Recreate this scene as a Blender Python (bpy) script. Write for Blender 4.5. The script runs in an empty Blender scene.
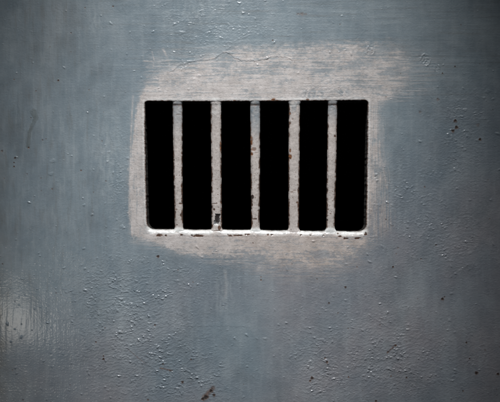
import bpy, math
import numpy as np

S = bpy.context.scene
C = S.collection
# ------------------------------------------------------------------ camera, light, exposure
cam = bpy.data.objects.new('camera', bpy.data.cameras.new('camera'))
C.objects.link(cam)
cam.location = (0, -1.5, 0)
cam.rotation_euler = (math.radians(90), 0, 0)
cam.data.sensor_width = 36
cam.data.lens = 36 * 1.5 / 0.5
cam.data.clip_start = 0.05
cam.data.clip_end = 50
S.camera = cam

W = bpy.data.worlds.new('World')
S.world = W
W.use_nodes = True
bg = W.node_tree.nodes['Background']
bg.inputs[0].default_value = (0.55, 0.68, 0.85, 1)
bg.inputs[1].default_value = 0.035


def lamp(name, kind, loc, target, energy, color, **kw):
    d = bpy.data.lights.new(name, kind)
    d.energy = energy
    d.color = color
    for k, v in kw.items():
        setattr(d, k, v)
    o = bpy.data.objects.new(name, d)
    C.objects.link(o)
    o.location = loc
    import mathutils
    v = mathutils.Vector(target) - mathutils.Vector(loc)
    o.rotation_euler = v.to_track_quat('-Z', 'Y').to_euler()
    return o


lamp('key_lamp', 'SPOT', (0.04, -0.62, 1.13), (-0.020, 0, 0.000), 68, (1.0, 0.97, 0.94),
     spot_size=math.radians(30.5), spot_blend=1.0, shadow_soft_size=0.08)
lamp('front_lamp', 'SPOT', (-0.05, -1.30, 1.35), (-0.026, 0, 0.004), 138, (0.98, 0.98, 1.0),
     spot_size=math.radians(18), spot_blend=1.0, shadow_soft_size=0.10)
lamp('low_lamp', 'AREA', (-0.462, -1.5, -0.24), (-0.22, 0, -0.10), 0.30, (1.0, 0.94, 0.85), shape='RECTANGLE', size=0.012, size_y=0.05)

S.view_settings.view_transform = 'Standard'
S.view_settings.look = 'None'
S.view_settings.exposure = 0.0
S.view_settings.gamma = 1.0

# ------------------------------------------------------------------ noise helpers (units: millimetres)
def _hash(ix, iy, seed):
    h = (ix.astype(np.uint32) * np.uint32(374761393) + iy.astype(np.uint32) * np.uint32(668265263)
         + np.uint32((seed * 2246822519) & 0xffffffff))
    h = (h ^ (h >> np.uint32(13))) * np.uint32(1274126177)
    h = h ^ (h >> np.uint32(16))
    return h


def perlin(x, y, seed=0):
    x0 = np.floor(x); y0 = np.floor(y)
    fx = (x - x0).astype(np.float32); fy = (y - y0).astype(np.float32)
    ix = x0.astype(np.int64); iy = y0.astype(np.int64)
    u = fx * fx * fx * (fx * (fx * 6 - 15) + 10)
    v = fy * fy * fy * (fy * (fy * 6 - 15) + 10)

    def g(dx, dy):
        h = _hash((ix + dx) & 0xffffffff, (iy + dy) & 0xffffffff, seed)
        a = h.astype(np.float32) * np.float32(2 * math.pi / 4294967296.0)
        return np.cos(a) * (fx - dx) + np.sin(a) * (fy - dy)
    a = g(0, 0) * (1 - u) + g(1, 0) * u
    b = g(0, 1) * (1 - u) + g(1, 1) * u
    return (a * (1 - v) + b * v) * 1.5


def fbm(x, y, sx, sy=None, octv=3, seed=0, gain=0.5):
    sy = sy or sx
    t = 0; a = 1.0; f = 1.0; n = 0
    for i in range(octv):
        t = t + a * perlin(x * f / sx + 17.3 * i, y * f / sy - 9.1 * i, seed + i * 7)
        n += a; a *= gain; f *= 2.03
    return t / n


def ss(a, b, x):
    t = np.clip((x - a) / (b - a), 0, 1)
    return t * t * (3 - 2 * t)


def blob(X, Y, cx, cy, rx, ry, ang=0.0):
    c, s = math.cos(ang), math.sin(ang)
    dx = X - cx; dy = Y - cy
    return np.exp(-(((dx * c + dy * s) / rx) ** 2 + ((-dx * s + dy * c) / ry) ** 2))


def poly_sdf(X, Y, pts):
    """signed distance to a polygon, negative inside"""
    d = np.full(X.shape, 1e9, np.float32)
    ins = np.zeros(X.shape, bool)
    n = len(pts)
    for i in range(n):
        ax, ay = pts[i]; bx, by = pts[(i + 1) % n]
        ex, ey = bx - ax, by - ay
        t = np.clip(((X - ax) * ex + (Y - ay) * ey) / (ex * ex + ey * ey), 0, 1)
        d = np.minimum(d, (X - ax - t * ex) ** 2 + (Y - ay - t * ey) ** 2)
        if ay != by:
            cond = ((ay > Y) != (by > Y)) & (X < (bx - ax) * (Y - ay) / (by - ay) + ax)
            ins ^= cond
    d = np.sqrt(d)
    return np.where(ins, -d, d)


def line_dist(X, Y, pts, win=12):
    """distance to an open polyline, signed (+ below the line, in picture sense), and run 0..1"""
    d = np.full(X.shape, 1e6, np.float32); sg = np.zeros(X.shape, np.float32); run = np.zeros(X.shape, np.float32)
    n = len(pts) - 1
    for i in range(n):
        ax, ay = pts[i]; bx, by = pts[i + 1]
        ex, ey = bx - ax, by - ay
        L2 = ex * ex + ey * ey
        t = np.clip(((X - ax) * ex + (Y - ay) * ey) / L2, 0, 1)
        q = np.hypot(X - ax - t * ex, Y - ay - t * ey)
        m = q < d
        d = np.where(m, q, d)
        sg = np.where(m, np.sign(ex * (Y - ay) - ey * (X - ax)), sg)
        run = np.where(m, (i + t) / n, run)
    return d, sg, run


# ------------------------------------------------------------------ the layout, in photo millimetres (x right, y down)
OPEN = [(145.3, 101.6), (200, 101.9), (255, 101.6), (310, 101.3), (367.6, 100.8),
        (367.2, 150), (366.6, 190), (366.0, 232.6), (300, 232.2), (250, 231.6), (200, 231.2), (147.2, 230.6),
        (146.0, 180), (145.2, 140)]
CX, CY = 250.0, 201.0


def opening_sdf(X, Y, jag=True):
    cr = 3.0 + 3.4 * ss(150, 225, Y)          # corner radius grows towards the bottom
    shrunk = []
    d0 = poly_sdf(X, Y, OPEN)
    # rounded corners: distances to the four sides combined as a rounded box
    xl = np.interp(Y, [101, 140, 180, 231], [145.0, 145.2, 146.0, 147.4])
    xr = np.interp(Y, [101, 150, 190, 232], [367.7, 367.2, 366.6, 365.8])
    yt = np.interp(X, [145, 200, 255, 310, 368], [101.5, 101.9, 101.6, 101.3, 100.7])
    yb = np.interp(X, [145, 200, 250, 300, 368], [230.7, 231.2, 231.6, 232.2, 232.6])
    # scallop: every cell's floor sags slightly between the bars
    for a, b, k in ((147, 174.5, .7), (183, 211, .8), (222, 251, .7), (260, 288, .8), (299, 326, 1.0), (335, 366, 1.1)):
        u = np.clip((X - a) / (b - a), 0, 1)
        yb = yb + k * np.power(np.clip(4 * u * (1 - u), 0, 1), 0.5) - 0.35
    if jag:
        xl = xl + 0.35 * fbm(Y, X * 0, 3.5, 1, 3, 5)
        xr = xr + 0.35 * fbm(Y, X * 0, 3.5, 1, 3, 6)
        yt = yt + 0.40 * fbm(X, Y * 0, 4.0, 1, 3, 7)
        yb = yb + 0.35 * fbm(X, Y * 0, 6.0, 1, 3, 8)
    qx = np.maximum(xl - X, X - xr) + cr
    qy = np.maximum(yt - Y, Y - yb) + cr
    return np.minimum(np.maximum(qx, qy), 0) + np.hypot(np.maximum(qx, 0), np.maximum(qy, 0)) - cr


STEP = 0.42
core_x = np.arange(-30, 530.01, STEP)
core_y = np.arange(-30, 432.01, STEP)


def extend(c, lo, hi):
    a = []; s = STEP; p = c[0]
    while p > lo:
        s = min(s * 1.12, 25); p -= s; a.append(p)
    b = []; s = STEP; p = c[-1]
    while p < hi:
        s = min(s * 1.12, 25); p += s; b.append(p)
    return np.concatenate([a[::-1], c, b])


gx = extend(core_x, -900, 1400); gy = extend(core_y, -800, 1200)
X, Y = np.meshgrid(gx, gy)
X = X.astype(np.float32); Y = Y.astype(np.float32)
NY, NX = X.shape
# snap the vertices next to the opening onto its edge
d = opening_sdf(X, Y)
for it in range(2):
    e = 0.15
    m = np.abs(d) < STEP * (0.62 if it == 0 else 0.2)
    xs, ys, ds = X[m], Y[m], d[m]
    gxx = (opening_sdf(xs + e, ys) - opening_sdf(xs - e, ys)) / (2 * e)
    gyy = (opening_sdf(xs, ys + e) - opening_sdf(xs, ys - e)) / (2 * e)
    gn = gxx ** 2 + gyy ** 2 + 1e-6
    X[m] = xs - ds * gxx / gn; Y[m] = ys - ds * gyy / gn
    d = opening_sdf(X, Y)
INSIDE = d < -0.02

# ------------------------------------------------------------------ where each kind of paint lies
core = [(139, 98), (146, 84), (160, 71), (190, 63), (208, 55), (235, 48), (300, 43), (345, 42), (395, 45), (410, 56),
        (408, 80), (388, 101), (378, 106), (381, 150), (383, 178), (372, 205), (369, 228), (366, 246), (345, 263), (318, 268), (285, 264),
        (255, 257), (213, 255), (180, 254), (164, 247), (146, 241), (130, 236), (128.5, 205), (129, 170), (131, 140), (136, 112)]
faint = [(145, 64), (150, 52), (200, 46), (260, 40), (330, 40), (410, 40), (442, 58), (434, 96), (402, 104), (386, 107), (389, 150),
         (392, 195), (398, 225), (385, 240), (362, 268), (340, 282), (285, 285), (240, 272), (200, 262), (160, 252), (128, 244), (126, 190), (128, 140), (135, 100)]
warpx = 2.2 * fbm(X, Y, 9, 5, 3, 11); warpy = 1.8 * fbm(X, Y, 12, 4, 3, 12)
dc = poly_sdf(X + warpx, Y + warpy, core)
df = poly_sdf(X + 2 * warpx, Y + 2 * warpy, faint)
hs = fbm(X, Y, 34, 1.7, 3, 21, 0.6)             # horizontal brush marks
vs = fbm(X, Y, 1.6, 40, 3, 22, 0.6)             # vertical brush marks
vertical = np.clip(ss(146, 136, X) + ss(366, 372, X) * ss(100, 112, Y), 0, 1) * ss(90, 104, Y) * ss(246, 234, Y)
brush = hs * (1 - vertical) + vs * vertical
patch = fbm(X, Y, 26, 13, 4, 31)
mot = fbm(X, Y, 4.5, 3.0, 4, 33, 0.65)
right_fade = ss(330, 410, X)
bot = ss(236, 262, Y)
soft = np.clip(ss(100, 70, Y) * .8 + right_fade + ss(250, 262, Y) * ss(230, 260, X), 0, 1)
beige = ss(1.0 + 3 * soft, -1.8 - 7 * soft, dc + 2.6 * brush * (1 + 3.0 * right_fade + 1.5 * bot + soft) + (1.8 + 3.5 * soft) * mot + 4 * soft * patch)
thin = ss(4, -12, df) * ss(-0.12, 0.30, 0.9 * brush + 0.35 * mot + 0.25 * patch + 0.05 + 0.05 * bot)
thin2 = ss(.15, .6, blob(X, Y, 160, 60, 24, 13)) * ss(.02, .40, .5 * mot + .45 * brush + .2 * vs)
beige = np.maximum(np.maximum(beige, 0.85 * thin), .6 * thin2)
beige = np.maximum(beige, .72 * ss(.12, .7, blob(X, Y, 298, 262, 52, 14, .05)) * ss(-.12, .32, .5 * mot + .6 * brush))
# blue shows through the thin coat here and there
through = ss(-0.06, 0.50, brush * 0.6 + patch * 0.45 + 0.48 * mot + 0.20 * ss(98, 62, Y) + 0.12 * right_fade + 0.20 * bot * ss(190, 260, X) + .30 * mot * bot + .08 * bot - .08 * ss(380, 300, X) * ss(60, 90, Y))
through = np.maximum(through, ss(0.0, 0.3, mot + 0.2) * (blob(X, Y, 315, 94, 16, 7) + blob(X, Y, 343, 92, 8, 5) + 0.8 * blob(X, Y, 175, 82, 14, 7) + 0.7 * blob(X, Y, 178, 103, 5, 5)))
edge_keep = ss(4.5, 1.0, d) * ss(228, 226, Y)
beige = beige * (1 - 0.72 * through * (1 - 0.5 * edge_keep))
# single pale brush strokes
for pts, wd, st in (([(371, 106), (376, 135), (383, 168), (387, 188)], 1.6, .8), ([(374, 108), (381, 140), (389, 172)], 0.7, .5),
                    ([(133, 96), (131, 130), (130, 170), (129, 215), (134, 233)], 1.3, .9),
                    ([(362, 236), (374, 230), (388, 220)], 0.8, .6), ([(366, 241), (380, 235), (392, 229)], 0.6, .4),
                    ([(144, 61), (158, 62), (172, 60)], 1.2, .8), ([(152, 52), (154, 60), (153, 68)], 1.1, .75), ([(163, 49), (167, 57), (170, 66)], 1.6, .85), ([(146, 67), (166, 66), (190, 64)], 1.0, .7), ([(172, 50), (200, 48), (240, 46)], 1.0, .5),
                    ([(147, 77), (165, 74), (176, 70)], 1.6, .8), ([(225, 270), (226, 283), (225, 296)], 2.4, .2)):
    q, _, rn = line_dist(X, Y, pts)
    beige = np.maximum(beige, st * ss(wd * 1.3, wd * .1, q + 0.9 * mot) * (0.25 + 0.75 * ss(-.25, .35, mot + .5 * brush)))
beige = np.clip(beige, 0, 1)

# ------------------------------------------------------------------ relief of the wall (mm, + is towards the camera)
rng = np.random.default_rng(4)
calm = 1 - .95 * blob(X, Y, 22, 322, 50, 70)
near = ss(560, 530, X) * ss(-60, -30, X) * ss(460, 432, Y) * ss(-60, -30, Y)
near = near * (.03 + .97 * calm)
H = calm * 0.55 * fbm(X, Y, 95, 80, 2, 41) + calm * 0.10 * fbm(X, Y, 22, 22, 2, 42)
# brushed texture: mostly horizontal across the top, vertical at the left and below
horiz = ss(250, 60, Y) * ss(40, 180, X) * 0.7 + 0.3
H += near * (0.06 * hs * horiz * (1 + 1.5 * beige) + 0.055 * vs * (1.1 - 0.6 * horiz))
vdrip = blob(X, Y, 192, 18, 26, 26) + blob(X, Y, 240, 30, 20, 25) * .5
H += near * 0.16 * vdrip * fbm(X + 0.15 * Y, Y, 2.6, 20, 2, 44)
H += near * 0.04 * fbm(X, Y, 1.9, 1.6, 2, 43)
# lumpy, blistered old paint
dens = (1.0 * blob(X, Y, 135, 335, 55, 55) + .75 * blob(X, Y, 190, 378, 45, 30) + .6 * blob(X, Y, 95, 290, 45, 30)
        + .9 * blob(X, Y, 318, 372, 22, 35, -.5) + .7 * blob(X, Y, 385, 365, 38, 30) + .35 * blob(X, Y, 350, 320, 70, 60)
        + .6 * blob(X, Y, 455, 245, 35, 32) + .6 * blob(X, Y, 460, 130, 26, 45) + .45 * blob(X, Y, 440, 360, 70, 40)
        + .5 * blob(X, Y, 410, 200, 40, 50) + .5 * blob(X, Y, 215, 30, 60, 28) + .7 * blob(X, Y, 318, 92, 18, 10) + .5 * blob(X, Y, 190, 70, 16, 9)
        + .35 * blob(X, Y, 180, 280, 60, 25) + .35 * blob(X, Y, 25, 320, 30, 40) + .3 * blob(X, Y, 345, 92, 26, 12) + .4 * blob(X, Y, 120, 190, 14, 60))
dens = np.clip(dens + 0.04, 0, 1.0) * (1 - 0.45 * beige * ss(240, 230, Y))
clump = ss(-0.25, 0.35, fbm(X, Y, 14, 12, 2, 52))
w1 = fbm(X + 0.9 * fbm(X, Y, 5, 5, 1, 57), Y, 3.6, 2.4, 3, 51, 0.55)
lump = np.maximum(w1 - 0.02, 0) ** 1.15
dens = dens * (.35 + .65 * calm)
H += (1 - calm) * .035 * fbm(X, Y, 5, 34, 3, 46)
H += near * dens * clump * 1.35 * lump
w2 = fbm(X + 0.5 * Y, Y, 2.2, 1.25, 2, 58, .5)
H += near * (dens * clump + .10 * calm) * 0.70 * np.maximum(w2 - .08, 0) ** 1.1
w3 = 1 - np.abs(fbm(X + 1.5 * fbm(X, Y, 8, 8, 1, 63), Y + .25 * X, 6.5, 3.4, 2, 59)) * 3.0
H += near * np.clip(dens * 1.1, 0, 1) * 0.22 * np.clip(w3, 0, 1) ** 2
H += near * 0.03 * fbm(X, Y, 1.2, 1.0, 1, 53)
# fine net of wrinkles at the lower right
wr = 1 - np.abs(fbm(X, Y, 5.5, 3.2, 3, 54)) * 2.4
H += near * (-0.11) * ss(0.72, 1.0, wr) * (ss(350, 470, X + 0.8 * (Y - 200)) * 0.8 + .45 * beige)


ix0 = int(np.searchsorted(gx, -30 - 1e-6)); iy0 = int(np.searchsorted(gy, -30 - 1e-6))
rust = np.zeros_like(X); dark = np.zeros_like(X); white = np.zeros_like(X)


def window(cx, cy, r):
    i0 = max(0, int((cx - r + 30) / STEP) + ix0 - 1); i1 = int((cx + r + 30) / STEP) + ix0 + 2
    j0 = max(0, int((cy - r + 30) / STEP) + iy0 - 1); j1 = int((cy + r + 30) / STEP) + iy0 + 2
    return slice(j0, j1), slice(i0, i1)


def stamp(F, cx, cy, rx, ry, ang, amp, power=2.0, crater=0.0, mode='add'):
    R = max(rx, ry) * 1.3
    w = window(cx, cy, R)
    x = X[w] - cx; y = Y[w] - cy
    c, s = math.cos(ang), math.sin(ang)
    q = ((x * c + y * s) / rx) ** 2 + ((-x * s + y * c) / ry) ** 2
    q = q * (1 + 0.5 * np.sin(3 * np.arctan2(y, x) + cx) * 0.5)
    v = np.clip(1 - q, 0, 1) ** power
    if crater:
        v = v - crater * np.clip(1 - q * 5, 0, 1)
    if mode == 'add':
        F[w] += amp * v
    else:
        F[w] = np.maximum(F[w], amp * np.clip(v, 0, 1))


densc = dens * clump
cnt = 0
while cnt < 1300:
    cx = rng.uniform(-25, 525); cy = rng.uniform(-25, 427)
    j = int((cy + 30) / STEP) + iy0; i = int((cx + 30) / STEP) + ix0
    if d[j, i] < 3 or rng.random() > densc[j, i] + 0.03:
        continue
    r = 0.5 + rng.exponential(0.26)
    r = min(r, 1.9)
    stamp(H, cx, cy, r * rng.uniform(1, 2.3), r, rng.normal(0.25, 0.6), rng.uniform(.15, .45) * min(r, 1.2), 1.6)
    cnt += 1
# the single blisters, chips and dents one can point to
for (cx, cy, r, a) in ((84, 248.5, 2.0, .8), (85, 268.5, 1.7, .8), (64, 268, 1.6, .7), (16, 239.5, 1.3, .6), (40, 256, 1.5, .7), (92, 214.5, 2.2, .7),
                       (84, 205, 2, .7), (97, 258, 1.5, .6), (37, 289, 1.2, .6), (64, 246, 1, .5), (34, 275, 1.1, .5), (108, 237, 1.6, .5), (136, 281, 1.6, .6),
                       (147, 283, 1.8, .6), (168, 269, 1.5, .6), (180, 291, 1.4, .5), (342, 16, 1.7, .7), (464, 150, 2.4, .9), (448, 134, 2, .8), (455, 170, 1.8, .7),
                       (402, 134, 1.2, .5), (424, 205, 1.6, .6), (428, 217, 1.4, .6), (451, 223, 1.3, .6), (461, 254, 2.4, .7), (470, 253, 2.4, .7), (436, 244, 1.5, .6),
                       (395, 196, 1.5, .5), (301, 331, 1.6, .6), (296, 354, 1.6, .6), (274, 356, 1.8, .6), (252, 359, 1.3, .5), (284, 377, 1.5, .6), (268, 373, 1, .5),
                       (470, 200, 2, .7), (491, 200, 2, .8), (465, 110, 2.6, .8), (488, 91, 3.2, .7), (484, 98, 2.2, .7), (493, 99, 2, .7), (181, 33, 3.6, .8),
                       (199, 76, 2.4, .6), (194, 79, 2, .5), (345, 50, 1.5, .4), (339, 52, 1.3, .5), (285, 68, 1.4, .6), (257, 68, 1.2, .4), (370, 50, 2.6, .5), (366, 53, 2, .4),
                       (53, 161, 3.5, .7), (51, 174, 3.0, .7), (109, 152, 2, .5), (105, 145, 1.4, .5), (132, 330, 1.8, .5), (376, 174.5, 2.2, .9), (377, 180.5, 1.8, .8), (375, 177, 1.4, -.5),
                       (455, 332, 2, .6), (448, 330, 2, .6), (434, 350, 1.3, .5), (441, 368, 2, .6), (358, 313, 2.4, .6), (112, 280, 5, .5)):
    stamp(H, cx, cy, r * 1.05, r * .7, -.3, a * .5, 1.4, crater=.35 if r > 2.2 else 0)


def crack(pts, amp, w, up=0.5, jit=0.8, tint=0.0):
    """lifted edge of a paint skin: a ridge above the line and a step down just below it"""
    xs = [p[0] for p in pts]; ys = [p[1] for p in pts]
    m = (X > min(xs) - 12) & (X < max(xs) + 12) & (Y > min(ys) - 12) & (Y < max(ys) + 12)
    x = X[m] + 2.2 * jit * fbm(X[m], Y[m], 5, 5, 4, 61, .65); y = Y[m] + 2.2 * jit * fbm(X[m], Y[m], 5, 5, 4, 62, .65)
    q, sg, rn = line_dist(x, y, pts)
    fade = ss(0, .06, rn) * ss(1, .9, rn)
    v = np.where(sg < 0, np.exp(-q / (w * 2.6)), -0.30 * np.exp(-q / w)) * amp * .33 * fade * (.55 + .9 * np.abs(fbm(x, y, 9, 9, 2, 66)) * 2)
    H[m] += v
    if tint:
        dark[m] = np.maximum(dark[m], tint * .16 * fade * np.exp(-(q / 0.7) ** 2) * ss(-.35, .2, fbm(x, y, 6, 6, 2, 65)))


CR = [(165, 74), (173, 71), (180, 65), (195, 61.5), (208, 60), (216, 58.5), (222, 53), (229, 53.5), (235, 58), (242, 61), (254, 61), (265, 59.8), (272, 57.2), (285, 57.2), (293, 60.2), (312, 60.4)]
crack(CR, .75, .8, tint=.55)
crack([(222, 53), (234, 54)], .4, .7)
crack([(127, 348), (136, 356), (146, 364), (155, 369), (170, 370)], .4, .6, tint=.5)
crack([(184, 326), (200, 326.5), (222, 326), (250, 327.5)], .38, .8)
crack([(374, 246), (385, 250), (399, 247), (404, 252)], .35, .5, tint=.3)
crack([(396, 170), (400, 196)], .3, .6)
crack([(146, 92), (142, 97), (139, 104), (136, 118)], .35, .6)
crack([(134, 196), (132, 208), (136, 222), (146, 231)], .4, .6)
crack([(305, 250), (318, 255), (330, 252)], .3, .6, tint=.2)
crack([(362, 12), (374, 24)], .3, .5); crack([(366, 27), (355, 42)], .25, .5)
crack([(140, 84), (150, 76), (158, 66)], .35, .6)
# little ring scratched in the paint, top right
for k, (cx, cy, r) in enumerate(((425.5, 60, 5.6), (371, 50, 4.4), (437, 68, 3.2), (113, 281, 6.0))):
    w = window(cx, cy, r + 4)
    q = np.hypot((X[w] - cx) * 1.0, (Y[w] - cy) * .8)
    an = np.arctan2(Y[w] - cy, X[w] - cx)
    H[w] += (.38 if k < 3 else .2) * np.exp(-((q - r * .85) / .6) ** 2) * ss(-.5, .3, np.sin(an * 2 + k)) + .35 * np.exp(-(q / r / .9) ** 2) * fbm(X[w], Y[w], 1.8, 1.8, 2, 70 + k) * 1.6
# step of the thick beige coat
H += 0.10 * beige

# rust and dark specks on the wall
spots = [(58.3, 80.5, 1.3, .9), (71, 33, 1.0, .7), (14, 79.5, .9, .6), (36, 91, .9, .6), (113, 6.5, 1.2, .7), (89, 90, .8, .6), (50, 47, .8, .4), (85, 8, .9, .5), (71, 52, .8, .4),
         (15, 158, 1.3, 1), (14, 162.5, .9, 1), (14, 166.5, 1.1, 1), (42.5, 140, 1.2, .5), (46, 139, .8, .5), (81, 170.5, 1.3, .6), (102, 141, .9, .5), (28.6, 147.8, 1.2, .8), (31, 118, .8, .7),
         (27, 174, .8, .6), (52, 189, 1.2, .4), (106, 181, 1.3, .35), (158, 256.5, 1.9, 1.0), (103.5, 359, 1.5, 1), (103.5, 356, 1.0, .9), (155, 325, 1.2, .8),
         (163, 364, 1.1, .8), (170, 370.5, 1.2, .9), (182.5, 382, 1.7, 1), (191, 359.5, 1.1, .8), (211, 391, 2.6, 1), (206, 397, 3.6, 1), (214, 395, 2.0, .9), (203, 399, 2.4, 1), (212, 388.5, 1.3, .9),
         (345.5, 287.3, 1.5, 1.2), (393, 267, 1.4, 1.2), (442.5, 299, 2.0, 1), (444.5, 297, .9, .8), (466.5, 342.5, 1.2, 1.2), (469.5, 358.5, .9, .9), (476.5, 373, 2.3, .9), (498, 374, 1.8, 1), (485, 350, 1.2, .4),
         (463, 391, 1.2, .7), (395.5, 345.5, 1.6, .8), (393, 348, 1.0, .9), (388, 352, 1.4, .7), (391, 376, 1.0, .8), (406.5, 377.5, 1.2, .9), (376, 401, 1.6, 1), (380, 325, .8, .7),
         (327, 362, 1.7, .9), (325, 358, 1.2, .7), (312, 378, 2.2, .9), (310, 381, 1.5, .8), (348.5, 377, 1.2, .8), (329, 303, 1.2, .9), (338, 313, .9, .6), (317, 279, 1, .5),
         (455.3, 121, 2.2, 1), (456.5, 127.5, 2.3, 1.2), (453, 131, 2.2, 1), (480, 139.5, 1.9, 1.3), (438, 99.5, 2.2, .35), (420, 112, 2, .3), (478, 125, 2.5, .25),
         (455, 66.5, 1.0, .9), (442.5, 73.3, 1.0, .9), (437.5, 99, .9, .5), (480, 64, .8, .5), (461, 25, 1, .4), (302, 14, 2.5, .35), (298, 14, 1.6, .35), (272.7, 40.5, 1.2, .6),
         (340, 24.5, 1.2, .3), (358, 128, 1, .3), (386, 219.5, 1.1, .5), (393, 226, .8, .5), (398, 248, .9, .6), (421, 259, 1.1, .6), (436, 245, 1.2, .5), (424.7, 187, 1.2, .5), (261, 280, 1.3, .6),
         (261, 277, 1.0, .5), (357, 267, 1.1, .5), (253, 243, .9, .8), (253, 296, .8, .4), (193, 282, .9, .5), (178, 270, 1, .5), (2, 151, 1.6, .5), (2.5, 264, 1.0, .6), (56, 293, .8, .5), (105, 328, .9, .5),
         (148, 400, 1.4, .7), (96, 342, 1, .8), (23, 400, 1.0, .6), (70, 385, .8, .5), (488, 180, .8, .4), (386, 97, 1.0, .4)]
for _ in range(70):
    spots.append((rng.uniform(-20, 520), rng.uniform(-20, 420), rng.uniform(.4, .8), rng.uniform(.2, .7)))
for cx, cy, r, a in spots:
    r *= .72
    stamp(rust, cx, cy, r * 1.3, r * 1.2, rng.uniform(-1, 1), min(a, 1) * 1.1, 1.0, mode='max')
    stamp(dark, cx, cy, r * 1.25, r * 1.15, 0, .75 * min(a, 1), .8, mode='max')
    if a > .85:
        stamp(dark, cx, cy, r * 1.0, r * .9, 0, 1.3, .8, mode='max')
        stamp(H, cx, cy, r * 1.9, r * 1.7, 0, .20, 1.2)
    stamp(H, cx, cy, r * 1.1, r, 0, -.4 * a, 1)
# rusty line in the crack at the lower left, and the rusty scab at the bottom edge
for pts, w, a in (([(127, 348), (136, 356), (146, 364)], .5, .22), ([(160, 368), (172, 370.5)], .6, .5), ([(204, 397), (213, 388)], 2.0, .55), ([(395, 345), (387, 353)], .6, .45), ([(297, 14), (306, 14)], 1, .3)):
    q, _, rn = line_dist(X, Y, pts)
    v = a * ss(w * 1.6, w * .3, q + .7 * mot); rust = np.maximum(rust, v); dark = np.maximum(dark, .55 * v)
# broad grimy film: brown at the left edge and top
grime = .55 * ss(20, -12, X + 10 * patch) * ss(60, 150, Y) + .30 * blob(X, Y, 50, 45, 40, 45) + .35 * ss(470, 510, X + 25 * patch) * ss(60, 0, Y) + .25 * blob(X, Y, 20, 390, 40, 30) + .5 * blob(X, Y, 0, 330, 7, 50)
grime = np.clip(grime * (0.8 + .8 * fbm(X, Y, 7, 18, 3, 81)), 0, 1)
# old greenish run at the left
drip = np.zeros_like(X)
for a, b, w0, w1 in (((33.5, 112), (36, 118), 3.3, 2.6), ((36, 118), (32.5, 125), 2.2, 1.7), ((32.5, 125), (29.5, 133), 1.5, 1.6), ((29.5, 133), (28, 146), 1.6, 1.8)):
    q, _, rn = line_dist(X, Y, [a, b])
    drip = np.maximum(drip, ss(.6, -.5, q - (w0 + (w1 - w0) * rn) + .7 * mot))
q, _, rn = line_dist(X, Y, [(14, 106), (13, 110)]); drip = np.maximum(drip, .4 * ss(1.8, .6, q))
drip *= .75 + .5 * fbm(X, Y, 4, 6, 3, 83)
H += .06 * drip
# purple grey towards the lower right, blue at the top and left
tone = ss(170, 330, Y + .45 * (X - 250) + 55 * fbm(X, Y, 90, 70, 3, 91)) * .9
tone = tone * (.95 + .5 * fbm(X, Y, 45, 45, 3, 94))
tone = np.clip(tone - .8 * blob(X, Y, 235, 350, 55, 55) - .4 * blob(X, Y, 165, 365, 40, 30), 0, 1)
scuff = np.clip(.4 * blob(X, Y, 225, 288, 8, 20) + .35 * blob(X, Y, 222, 306, 12, 8) + .5 * blob(X, Y, 95, 20, 8, 20) + .4 * blob(X, Y, 200, 12, 30, 14)
                + .5 * blob(X, Y, 108, 160, 12, 40), 0, 1) * ss(-.2, .5, fbm(X, Y, 3, 9, 3, 92) + .15)
stroke = fbm(X, Y, 70, 3.2, 4, 110, .6) * ss(150, 60, Y) * ss(60, 150, X) + fbm(X, Y, 4.5, 34, 4, 111, .6) * (1 - ss(150, 60, Y) * ss(60, 150, X)) * (.35 + .65 * ss(150, 60, X)) * ss(380, 250, Y + .2 * X)
scuff = np.clip(scuff + .30 * ss(.05, .55, stroke), 0, 1)
grime = np.clip(grime + .38 * ss(.05, .5, -stroke) * (1 - beige), 0, 1)

# ------------------------------------------------------------------ rolled edge of the opening
e = 0.3
dxg = (opening_sdf(X + e, Y, False) - opening_sdf(X - e, Y, False)) / (2 * e)
dyg = (opening_sdf(X, Y + e, False) - opening_sdf(X, Y - e, False)) / (2 * e)
down = ss(0.15, 0.9, dyg); up = ss(0.3, 0.9, -dyg)
R = 1.6 + 2.8 * down - 0.3 * up
dd = np.clip(d, 0, None)
roll = np.where(dd < R, R - np.sqrt(np.clip(R * R - (R - dd) ** 2, 0, None)), 0)
damp = ss(0, 4.0, dd)
H = H * (0.35 + 0.65 * damp) - roll
H += -0.45 * down * ss(9, 4, dd) * 1.0 + 0.22 * down * np.exp(-((dd - 5.6) / 1.3) ** 2) + 0.34 * (1 - down) * (1 - .6 * up) * np.exp(-((dd - 2.3) / 1.2) ** 2) + .16 * (1 - down) * (1 - up) * np.exp(-((dd - 9.5) / 1.6) ** 2)
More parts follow.
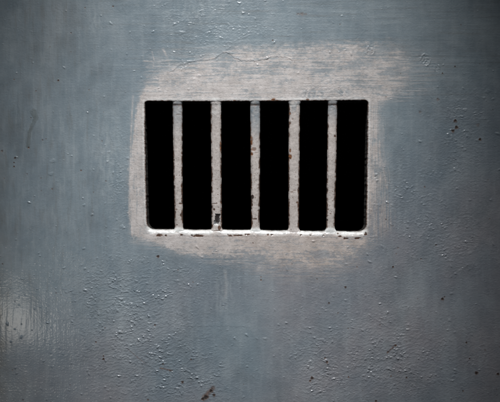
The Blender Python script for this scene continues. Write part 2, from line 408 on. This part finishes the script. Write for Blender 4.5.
# paint that has run over the front edge
H += (0.25 + .35 * down) * ss(6, 0, dd) * fbm(X, Y, 3.2, 2.0, 3, 95)
lipn = fbm(X, Y, 9, 4, 3, 96)
white = down * ss(5.4, 3.2, dd + 1.8 * lipn) * np.clip(.72 + 1.1 * fbm(X, Y, 7, 3, 3, 120), .3, 1)
white = np.maximum(white, .30 * (1 - down) * ss(3.6, 2.2, dd) * ss(.8, 1.6, dd))
for bx in (216.8, 294.0):                      # the bars run down over the lip here in beige
    white *= 1 - .92 * ss(5.0, 3.6, np.abs(X - bx) + .8 * lipn) * 1
white = np.maximum(white, .75 * blob(X, Y, 215.5, 99.3, 5.5, 1.5)); white = np.maximum(white, .6 * blob(X, Y, 296, 99, 7, 1.2))
chip = fbm(X, Y, 3.2, 1.5, 3, 97, .6)
for (cx, cy, rx, ry) in ((159.5, 235.3, 3.2, 1.3), (165.8, 235.2, 1.2, .8), (177, 232, 1.3, .7), (181.5, 235, 1.2, .8), (198.5, 235.8, 5.2, 1.2), (192.5, 235, 1.6, .8), (230, 235.7, 2, .8), (238, 235.6, 4.5, .9), (247, 234.6, 3, .7), (228, 234.3, 1, .6),
                         (267.8, 234.6, 1.2, .9), (272, 234.8, 1.2, .8), (301, 235.2, 1, .8), (310.6, 235.2, .9, .6), (340, 236.4, 1.8, .9), (346, 238.6, 2.4, 1), (357.5, 238.2, 3.6, 1), (365.5, 234, 1.2, 1.6), (338, 233.6, .9, .7), (323.5, 235.6, 1.0, .7)):
    q = ((X - cx) / rx) ** 2 + ((Y - cy) / ry) ** 2
    v = ss(1.5, .5, q + 2.0 * chip)
    rust = np.maximum(rust, v); dark = np.maximum(dark, .72 * v); white *= 1 - v; H -= .25 * v
for (cx, cy, rx, ry, a) in ((273.5, 99.6, 2.0, 1.6, 1), (277, 100.6, 2.2, .9, .9), (307.5, 99.8, 1.8, 1.2, .9), (234.5, 100.8, 1.6, .9, .8), (270, 100.8, 6, .8, .6), (310, 101, 5, .7, .6), (195, 101.4, 9, .5, .4)):
    q = ((X - cx) / rx) ** 2 + ((Y - cy) / ry) ** 2
    rust = np.maximum(rust, a * ss(1.4, .5, q + 1.2 * chip)); white *= 1 - ss(1.4, .5, q)
stain = down * ss(14, 5, dd) * ss(3.5, 5.5, dd) * ss(.05, .5, fbm(X, Y, 5, 14, 3, 130))
rust = np.maximum(rust, .20 * stain)
# thin broken rust line along the very edge
el = ss(1.15, .15, dd + .9 * chip - .25 * up) * (1 - down * .96)
el *= ss(-.55, .15, fbm(X, Y, 8, 8, 2, 98) + .35 * up + .25 * ss(150, 210, Y))
for bx in (177.3, 215.7, 255.1, 294.4, 332.9):
    el = el * (1 - up * ss(6.0, 4.6, np.abs(X - bx)))
rust = np.maximum(rust, el); dark = np.maximum(dark, .75 * el)
# flaking on the left edge of the opening
fl = ss(3.4, .4, dd + 3.2 * np.abs(chip)) * ss(148, 143, X) * ss(150, 176, Y) * ss(226, 212, Y) * ss(-.1, .25, chip)
rust = np.maximum(rust, fl); dark = np.maximum(dark, .6 * fl)
rust = np.clip(rust, 0, 1); dark = np.clip(dark, 0, 1)
beige = np.maximum(beige, ss(2.6, 1.0, dd) * .85)
wet = np.zeros_like(X)

# ------------------------------------------------------------------ materials
def new_mat(name):
    m = bpy.data.materials.new(name); m.use_nodes = True
    nt = m.node_tree
    return m, nt, nt.nodes['Principled BSDF']


def paint_material():
    m, nt, P = new_mat('weathered_gloss_paint')
    N, L = nt.nodes, nt.links
    a1 = N.new('ShaderNodeAttribute'); a1.attribute_name = 'coat'       # r beige, g rust, b dark, alpha white
    a2 = N.new('ShaderNodeAttribute'); a2.attribute_name = 'film'       # r tone, g grime, b run, alpha scuff
    s1 = N.new('ShaderNodeSeparateColor'); s2 = N.new('ShaderNodeSeparateColor')
    L.new(a1.outputs['Color'], s1.inputs[0]); L.new(a2.outputs['Color'], s2.inputs[0])
    tc = N.new('ShaderNodeTexCoord')

    def noise(scale, detail=4, rough=.6, vec=None):
        n = N.new('ShaderNodeTexNoise'); n.inputs['Scale'].default_value = scale
        n.inputs['Detail'].default_value = detail; n.inputs['Roughness'].default_value = rough
        L.new(vec or tc.outputs['Object'], n.inputs['Vector'])
        return n.outputs['Fac']

    def mapr(v, a, b, c=0, d_=1):
        r = N.new('ShaderNodeMapRange'); r.inputs[1].default_value = a; r.inputs[2].default_value = b
        r.inputs[3].default_value = c; r.inputs[4].default_value = d_
        L.new(v, r.inputs[0]); return r.outputs[0]

    def mix(f, a, b, mode='MIX'):
        x = N.new('ShaderNodeMix'); x.data_type = 'RGBA'; x.blend_type = mode
        if isinstance(f, (int, float)): x.inputs['Factor'].default_value = f
        else: L.new(f, x.inputs['Factor'])
        for s, v in ((6, a), (7, b)):
            if isinstance(v, tuple): x.inputs[s].default_value = (*v, 1)
            else: L.new(v, x.inputs[s])
        return x.outputs[2]

    def math_(op, a, b):
        x = N.new('ShaderNodeMath'); x.operation = op; x.use_clamp = False
        for s, v in ((0, a), (1, b)):
            if isinstance(v, (int, float)): x.inputs[s].default_value = v
            else: L.new(v, x.inputs[s])
        return x.outputs[0]
    mv = N.new('ShaderNodeMapping'); mv.inputs['Scale'].default_value = (1, 1, .14); L.new(tc.outputs['Object'], mv.inputs[0])
    mv2 = N.new('ShaderNodeMapping'); mv2.inputs['Location'].default_value = (3, 1, 2); mv2.inputs['Scale'].default_value = (1.6, 1, .8); L.new(tc.outputs['Object'], mv2.inputs[0])
    big = noise(9, 5, .6); fine = noise(420, 4, .65); mid = noise(70, 5, .65); streak = noise(160, 4, .6, mv.outputs[0])
    blue = mix(mapr(mid, .3, .7), (.143, .185, .212), (.196, .238, .264))
    grey = mix(mapr(mid, .3, .7), (.168, .170, .188), (.218, .217, .230))
    c = mix(s2.outputs[0], blue, grey)
    c = mix(mapr(big, .40, .68, 0, .60), c, (.098, .135, .165))
    c = mix(mapr(noise(24, 6, .62), .50, .70, 0, .50), c, (.098, .118, .132))
    c = mix(mapr(noise(17, 6, .6, mv2.outputs[0]), .50, .72, 0, .42), c, (.25, .285, .305))
    c = mix(mapr(streak, .5, .8, 0, .30), c, (.27, .31, .33))
    c = mix(math_('MULTIPLY', a2.outputs['Alpha'], .55), c, (.34, .38, .39))
    c = mix(mapr(fine, .58, .80, 0, .35), c, (.07, .075, .075))
    bei = mix(mapr(mid, .35, .65), (.316, .298, .288), (.430, .408, .398))
    bei = mix(mapr(fine, .52, .74, 0, .6), bei, (.19, .17, .155))
    bei = mix(s2.outputs[0], bei, mix(1.0, bei, (.92, .83, .76), 'MULTIPLY'))
    c = mix(s1.outputs[0], c, bei)
    c = mix(math_('MULTIPLY', s2.outputs[1], .6), c, (.105, .095, .075))
    c = mix(math_('MULTIPLY', s2.outputs[2], .62), c, (.075, .088, .085))
    c = mix(a1.outputs['Alpha'], c, mix(mapr(mid, .35, .7), (.44, .455, .45), (.62, .64, .63)))
    rc = mix(mapr(noise(600, 3, .6), .40, .62), (.040, .018, .010), (.20, .075, .020))
    c = mix(s1.outputs[1], c, rc)
    c = mix(s1.outputs[2], c, (.012, .008, .007))
    L.new(c, P.inputs['Base Color'])
    r = mapr(noise(45, 5, .6), .3, .7, .30, .44)
    rr = math_('ADD', r, math_('MULTIPLY', s1.outputs[0], .14))
    rr = math_('ADD', rr, math_('MULTIPLY', s1.outputs[1], .35))
    L.new(rr, P.inputs['Roughness'])
    P.inputs['Specular IOR Level'].default_value = .5
    P.inputs['Coat Weight'].default_value = .38
    P.inputs['Coat Roughness'].default_value = .13
    b1 = N.new('ShaderNodeBump'); b1.inputs['Strength'].default_value = .55; b1.inputs['Distance'].default_value = .00020
    hh = math_('ADD', noise(900, 4, .6), math_('MULTIPLY', noise(300, 3, .6), 1.3))
    L.new(hh, b1.inputs['Height']); L.new(b1.outputs[0], P.inputs['Normal'])
    return m


PAINT = paint_material()
def rusty():
    m, nt, P = new_mat('old_rusted_steel')
    N, L = nt.nodes, nt.links
    tc = N.new('ShaderNodeTexCoord'); n = N.new('ShaderNodeTexNoise'); n.inputs['Scale'].default_value = 240; n.inputs['Detail'].default_value = 6
    L.new(tc.outputs['Object'], n.inputs['Vector'])
    cr = N.new('ShaderNodeValToRGB'); L.new(n.outputs['Fac'], cr.inputs[0])
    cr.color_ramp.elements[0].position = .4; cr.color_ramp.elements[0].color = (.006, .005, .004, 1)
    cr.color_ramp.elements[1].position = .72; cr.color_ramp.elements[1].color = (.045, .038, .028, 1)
    L.new(cr.outputs[0], P.inputs['Base Color']); P.inputs['Roughness'].default_value = .8
    b = N.new('ShaderNodeBump'); b.inputs['Strength'].default_value = .6; b.inputs['Distance'].default_value = .0008
    L.new(n.outputs['Fac'], b.inputs['Height']); L.new(b.outputs[0], P.inputs['Normal'])
    return m
RUSTY = rusty()
VOID, nt, P = new_mat('unlit_black')  # near-black colour stands in for the darkness inside the closed hollow
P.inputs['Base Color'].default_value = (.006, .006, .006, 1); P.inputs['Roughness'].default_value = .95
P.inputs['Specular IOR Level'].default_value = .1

# ------------------------------------------------------------------ mesh building
def world(x, y, h):
    return np.stack([(x - CX) / 1000.0, -h / 1000.0, (CY - y) / 1000.0], -1).astype(np.float32)


def build(name, V, Q, coat=None, film=None, mat=None, parent=None, normals=None, smooth=True):
    me = bpy.data.meshes.new(name)
    me.vertices.add(len(V)); me.vertices.foreach_set('co', V.astype(np.float32).ravel())
    nq = len(Q)
    me.loops.add(nq * 4); me.loops.foreach_set('vertex_index', Q.astype(np.int32).ravel())
    me.polygons.add(nq)
    me.polygons.foreach_set('loop_start', np.arange(nq, dtype=np.int32) * 4)
    me.update(calc_edges=True)
    me.polygons.foreach_set('use_smooth', np.full(nq, smooth))
    for nm, arr in (('coat', coat), ('film', film)):
        if arr is not None:
            at = me.attributes.new(nm, 'FLOAT_COLOR', 'POINT')
            at.data.foreach_set('color', arr.astype(np.float32).ravel())
    if normals is not None:
        me.normals_split_custom_set_from_vertices(normals)
    me.materials.append(mat)
    me.validate()
    o = bpy.data.objects.new(name, me)
    C.objects.link(o)
    if parent: o.parent = parent
    return o


idx = np.arange(NY * NX).reshape(NY, NX)
keep = ~(INSIDE[:-1, :-1] | INSIDE[1:, :-1] | INSIDE[:-1, 1:] | INSIDE[1:, 1:])
quads = np.stack([idx[:-1, :-1], idx[1:, :-1], idx[1:, 1:], idx[:-1, 1:]], -1)    # facing -Y (towards the camera)
rimw = 2.2 + 4.6 * down + .2 * up
inrim = dd < rimw
fr = inrim[:-1, :-1] & keep
P3 = world(X, Y, H).reshape(-1, 3)
coat = np.stack([beige, rust, dark, np.clip(white, 0, 1)], -1).reshape(-1, 4)
film = np.stack([tone, grime, np.clip(drip, 0, 1), scuff], -1).reshape(-1, 4)
# shared normals so the rim and the wall join without a seam
q_all = quads[keep]
fn = np.cross(P3[q_all[:, 2]] - P3[q_all[:, 0]], P3[q_all[:, 3]] - P3[q_all[:, 1]])
VN = np.zeros_like(P3)
for k in range(4):
    for c_ in range(3):
        VN[:, c_] += np.bincount(q_all[:, k], fn[:, c_], minlength=len(P3)).astype(np.float32)
VN /= np.linalg.norm(VN, axis=1, keepdims=True) + 1e-20


def sub(name, sel, parent=None):
    q = quads[sel]
    used, inv = np.unique(q.ravel(), return_inverse=True)
    n = VN[used]
    return build(name, P3[used], inv.reshape(-1, 4), coat[used], film[used], PAINT, parent, normals=n)


wall = sub('painted_wall', keep & ~fr)
wall['label'] = 'blue grey gloss painted wall with blisters, rust specks and a beige patch around its barred opening'
wall['category'] = 'wall'

grille = bpy.data.objects.new('vent_grille', None); C.objects.link(grille)
grille.empty_display_size = .05
grille.location = ((256.5 - CX) / 1000, 0, (CY - 238) / 1000)
grille['label'] = 'beige painted vent grille of upright rusty bars over a black opening'
grille['category'] = 'vent'


def under(o):
    o.parent = grille
    o.matrix_parent_inverse.identity()
    o.location = (-grille.location[0], 0, -grille.location[2])
    return o


rim = under(sub('rim', fr, grille))
rim['label'] = 'painted rim with a bright white chipped sill'

# sleeve: the wall of the opening going back into the dark
def contour(n=900):
    # walk round by angle from the centre, bisecting the signed distance
    t = np.linspace(0, 2 * math.pi, n, endpoint=False)
    # even spacing along a rectangle
    cx, cy, hw, hh = 256.5, 166.5, 111.0, 65.5
    per = np.array([(cx - hw, cy - hh), (cx + hw, cy - hh), (cx + hw, cy + hh), (cx - hw, cy + hh), (cx - hw, cy - hh)], float)
    sl = np.r_[0, np.cumsum(np.hypot(*np.diff(per, axis=0).T))]
    s = np.linspace(0, sl[-1], n, endpoint=False)
    px = np.interp(s, sl, per[:, 0]); py = np.interp(s, sl, per[:, 1])
    for _ in range(14):
        dv = opening_sdf(px, py); ee = .1
        g1 = (opening_sdf(px + ee, py) - opening_sdf(px - ee, py)) / (2 * ee)
        g2 = (opening_sdf(px, py + ee) - opening_sdf(px, py - ee)) / (2 * ee)
        gg = g1 ** 2 + g2 ** 2 + 1e-6
        px = px - .8 * dv * g1 / gg; py = py - .8 * dv * g2 / gg
    return px, py, g1, g2


px, py, g1, g2 = contour()
gl = np.hypot(g1, g2); g1 = g1 / gl; g2 = g2 / gl
deps = np.array([1.0, 1.6, 2.5, 4, 6, 9, 13, 18, 24, 30])
rings = []
for k, dp in enumerate(deps):
    r0 = 1.6 + 2.8 * ss(.15, .9, g2) - .3 * ss(.3, .9, -g2)
    off = 0.25 * fbm(px, py + dp * 3, 2.5, 2.5, 2, 101) * (k > 1) + (.12 if k < 2 else 0)
    rings.append(world(px + g1 * off, py + g2 * off, -(np.maximum(dp, 0) + r0 - 1.6)))
V = np.concatenate(rings); n = len(px)
Q = [(k * n + i, k * n + (i + 1) % n, (k + 1) * n + (i + 1) % n, (k + 1) * n + i) for k in range(len(deps) - 1) for i in range(n)]
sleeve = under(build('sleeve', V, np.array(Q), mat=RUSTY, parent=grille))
sleeve['label'] = 'dark rusted inner side of the opening'

# ------------------------------------------------------------------ bars
BARS = [  # left / right edge at the top, middle and bottom (photo mm)
    ((172.4, 182.2), (173.3, 182.2), (174.7, 182.9)),
    ((210.6, 221.0), (211.3, 221.3), (211.7, 222.0)),
    ((250.2, 260.0), (250.8, 260.0), (251.4, 259.6)),
    ((289.0, 300.0), (288.6, 299.6), (288.6, 298.9)),
    ((328.2, 337.4), (327.2, 336.4), (326.4, 334.8))]


def make_bar(k, e):
    ys = np.arange(96.0, 237.6, .34)
    yy = [100, 166, 232]
    L_ = np.interp(ys, yy, [v[0] for v in e]); R_ = np.interp(ys, yy, [v[1] for v in e])
    # broken, flaked arrises
    jag = (lambda s: .30 * fbm(ys, ys * 0, 5.5, 1, 4, s, .6) + .55 * np.maximum(fbm(ys, ys * 0, 4.0, 1, 3, s + 9) - .22, 0) * (.4 + ss(130, 200, ys)))
    L_ = L_ + jag(200 + k * 31); R_ = R_ - jag(215 + k * 31)
    fl = ss(224.5, 234.5, ys) ** 2.2 * 4.2
    fl = fl + (1.8 if k in (1, 3) else 1.3) * ss(106 if k in (1, 3) else 104.5, 100, ys) ** 1.3
    L_ = L_ - fl; R_ = R_ + fl
    nu = 41
    th = 6.5                                            # bar thickness
    u = np.linspace(-1, 1, nu)
    # cross-section: front crowned, round arrises, then the two flanks
    flank = np.array([th, th * .8, th * .6, th * .4, th * .25])
    prof_u = np.concatenate([np.full(5, -1.0), u, np.full(5, 1.0)])
    YY, UU = np.meshgrid(ys, prof_u, indexing='ij')
    half = (R_ - L_)[:, None] / 2; mid = (R_ + L_)[:, None] / 2
    ra = 2.3
    xx = mid + UU * half
    din = (1 - np.abs(UU)) * half
    rd = .75 * np.where(din < ra, ra - np.sqrt(np.clip(ra * ra - (ra - din) ** 2, 0, None)), 0) + .9 * UU ** 2
    back = rd.copy()
    back[:, :5] = flank[None, :]; back[:, -5:] = flank[::-1][None, :]
    rec = np.interp(ys, [96, 101, 103.4, 105.2, 190, 224, 230, 235, 238], ([.8, .15, .45, 1.35, 1.6, 1.4, .95, .75, 1.5] if k not in (1, 3) else [.8, .12, .30, .75, 1.6, 1.4, .9, .62, 1.4]))[:, None]
    hgt = -(rec + back)
    frontm = np.zeros_like(xx); frontm[:, 5:-5] = 1
    sm = frontm * ss(0, .8, din)
    hgt += sm * (.17 * fbm(xx, YY, 2.6, 3.4, 3, 300 + k) + .05 * fbm(xx, YY, 1.2, 14, 2, 320 + k))
    upb = ss(125, 108, YY) * .6
    hgt += sm * upb * .55 * np.maximum(fbm(xx, YY, 3.2, 2.4, 3, 330 + k), 0)
    if k == 0:
        pass
    fl_n = fbm(xx, YY, 2.6, 5.5, 4, 340 + k, .68)
    low = ss(110, 190, YY)
    # paint lost from the arrises, more so lower down and on the right side
    side = np.where(UU > 0, 1.0, .72)
    lost = ss(1.2, .25, din + 1.5 * fl_n - .5 * low * side + .15)
    lost = lost * ss(-.1, .25, fbm(YY + 40 * (UU > 0), xx * .2, 9, 9, 3, 350 + k) + .30 * low * side) * ss(230, 226, YY)
    lost[:, :5] = 1; lost[:, -5:] = 1
    pits = ss(.42, .55, fbm(xx + 50 * k, YY, 1.7, 1.6, 2, 360 + k)) * (.2 + .8 * low) * frontm
    ru = np.maximum(lost, .8 * pits); dk = np.maximum(.72 * lost, .35 * pits)
    blue_ = np.zeros_like(xx)
    wh = np.zeros_like(xx)
    bn = fbm(xx, YY, 4, 6, 3, 370 + k)
    if k == 0: blue_ = ss(150, 108, YY + 12 * bn) * .75
    if k == 1: blue_ = .25 * ss(130, 105, YY + 10 * bn); wh = .5 * blob(xx, YY, 220, 105, 2.2, 1.5) + .4 * blob(xx, YY, 214, 112, 3, 1.5)
    if k == 2: blue_ = ss(146, 118, YY + 14 * bn) * .9
    if k == 3: blue_ = ss(125, 106, YY + 14 * bn) * .7 * ss(-.2, .2, bn); wh = .5 * blob(xx, YY, 294, 104, 6, 2)
    if k == 4: blue_ = ss(130, 108, YY + 8 * bn) * .8
    def sp(cx, cy, rx, ry, r=1., dd_=.5, dh=-.15):
        nonlocal ru, dk, hgt
        v = ss(1.3, .5, ((xx - cx) / rx) ** 2 + ((YY - cy) / ry) ** 2 + .7 * fl_n) * frontm
        ru = np.maximum(ru, r * v); dk = dk * (1 - v) + dd_ * v; hgt += dh * v
    # rust line where the bar disappears behind the top edge
    tl = .7 * ss(1.5, .3, np.abs(YY - 104.3 - (0.6 if k in (0, 2) else 0)) + 1.2 * fl_n) * (.85 if k not in (1, 3) else .12) * frontm
    ru = np.maximum(ru, .75 * tl); dk = np.maximum(dk, .35 * tl)
    if k == 2:
        for a in ((251.2, 142.5, 1.4, 3.0, 1, 0), (251.6, 153.8, 1.6, 1.8, 1, 0), (253.8, 149, 2.6, 2.0, .7, .05), (252, 139.5, 1.2, 3, .6, .1), (255, 219, 2.4, .7, .9, .6), (256.5, 153, 2, .6, .3, .1), (251, 138, 1.4, 2, .8, .1), (252.4, 197, 1.5, 2.2, 1, .9), (252, 205, 1, 1.6, 1, .8)): sp(*a)
    if k == 3:
        for a in ((290.3, 156.8, 1.7, 2.5, 1, 0), (290.2, 150.5, 1, 2.3, .9, 0), (290, 113.5, 1, 1.4, .9, .2), (289.6, 123, 1.2, 1.8, .9, .5), (292.5, 119, 1.2, 1.2, .4, .1), (297.5, 202.5, 1.4, 1.2, .8, .3), (292, 192, 1.4, .8, .4, .2), (294.6, 190.5, 1.8, 1, .4, .1)): sp(*a)
    if k == 1:
        for a in ((220.6, 145.5, .9, 5.5, .9, .05), (214, 209.4, 1.1, 1.2, 1, .6), (214.5, 203.6, 3, .5, .8, .5), (219.4, 228, 1.7, 2.6, 1, .55), (217, 231.5, 3.6, 1.2, .7, .3)): sp(*a)
    if k == 0:
        for a in ((176, 209.5, 1.2, 1, .6, .2), (180.6, 203.6, 2.2, .9, .8, .6), (181, 215, 1.2, 1.4, .9, .6), (176.8, 225, 1.4, .6, .6, .3), (178.2, 114.5, 2.6, .5, .4, .2)): sp(*a)
    if k == 4:
        for a in ((335.2, 136, 1.2, 1.3, .9, .2), (326.8, 220, 1.4, 1.4, 1, .9), (328, 209.5, 1.0, 1, .6, .4), (330.6, 213.8, 1, .7, .5, .3)): sp(*a)
    if k == 1:      # the square hole in the paint near the foot of the second bar
        v = ss(.35, -.25, np.maximum(np.abs(xx - 217 + .15 * (YY - 219)) - 2.5, np.abs(YY - 219.3) - 5.2) + 1.1 * fbm(xx, YY, 3.4, 3.4, 2, 399)) * frontm
        hgt -= .9 * v
        ru = ru * (1 - v); dk = np.maximum(dk * (1 - v), v * (1 - .55 * ss(217, 222, YY) * ss(-.1, .25, fl_n)))
        dk = np.clip(dk, 0, 1)
        blue_ = blue_ * (1 - v) + .8 * v
        g_ = blob(xx, YY, 216.4, 224.4, 2.2, 1.6); wh = np.maximum(wh, .85 * g_); dk *= 1 - .9 * g_
    be = np.clip(1.0 - blue_ * (.85 + .6 * np.clip(bn, -1, 1)), 0, 1)
    wfoot = ss(228.5, 231.5, YY + 1.2 * bn + 2.2) * (.12 if k in (1, 3) else 1)
    wh = np.maximum(wh, wfoot * .9)
    ru *= 1 - .8 * wfoot; dk *= 1 - .9 * wfoot
    coat_ = np.stack([be, np.clip(ru, 0, 1), np.clip(dk, 0, 1), np.clip(wh, 0, 1)], -1).reshape(-1, 4)
    film_ = np.stack([.3 + 0 * xx, .12 + .15 * fl_n, 0 * xx, 0 * xx], -1).reshape(-1, 4)
    ny, nx = xx.shape
    ii = np.arange(ny * nx).reshape(ny, nx)
    Qf = np.stack([ii[:-1, :-1], ii[1:, :-1], ii[1:, 1:], ii[:-1, 1:]], -1).reshape(-1, 4)
    Qb = np.stack([ii[:-1, 0], ii[:-1, -1], ii[1:, -1], ii[1:, 0]], -1)
    o = under(build('bar', world(xx, YY, hgt).reshape(-1, 3), np.concatenate([Qf, Qb]), coat_, film_, PAINT, grille))
    o['label'] = ['slim bar, bluish grey over its upper third', 'bar with a dark square chip near its foot', 'bar with blue grey top and orange rust on its left edge',
                  'widest bar, orange brown rust knot at mid left edge', 'slim clean bar leaning slightly left'][k]
    return o


for k, e in enumerate(BARS):
    make_bar(k, e)

# ------------------------------------------------------------------ the unlit hollow behind the wall
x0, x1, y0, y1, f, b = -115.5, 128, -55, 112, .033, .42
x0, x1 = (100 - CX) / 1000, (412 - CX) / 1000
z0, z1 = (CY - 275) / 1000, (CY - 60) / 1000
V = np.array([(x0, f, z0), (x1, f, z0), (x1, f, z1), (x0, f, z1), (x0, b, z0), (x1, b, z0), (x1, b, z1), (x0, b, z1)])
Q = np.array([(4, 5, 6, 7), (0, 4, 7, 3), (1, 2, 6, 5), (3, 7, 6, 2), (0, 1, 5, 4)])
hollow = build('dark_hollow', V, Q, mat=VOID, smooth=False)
hollow['kind'] = 'structure'
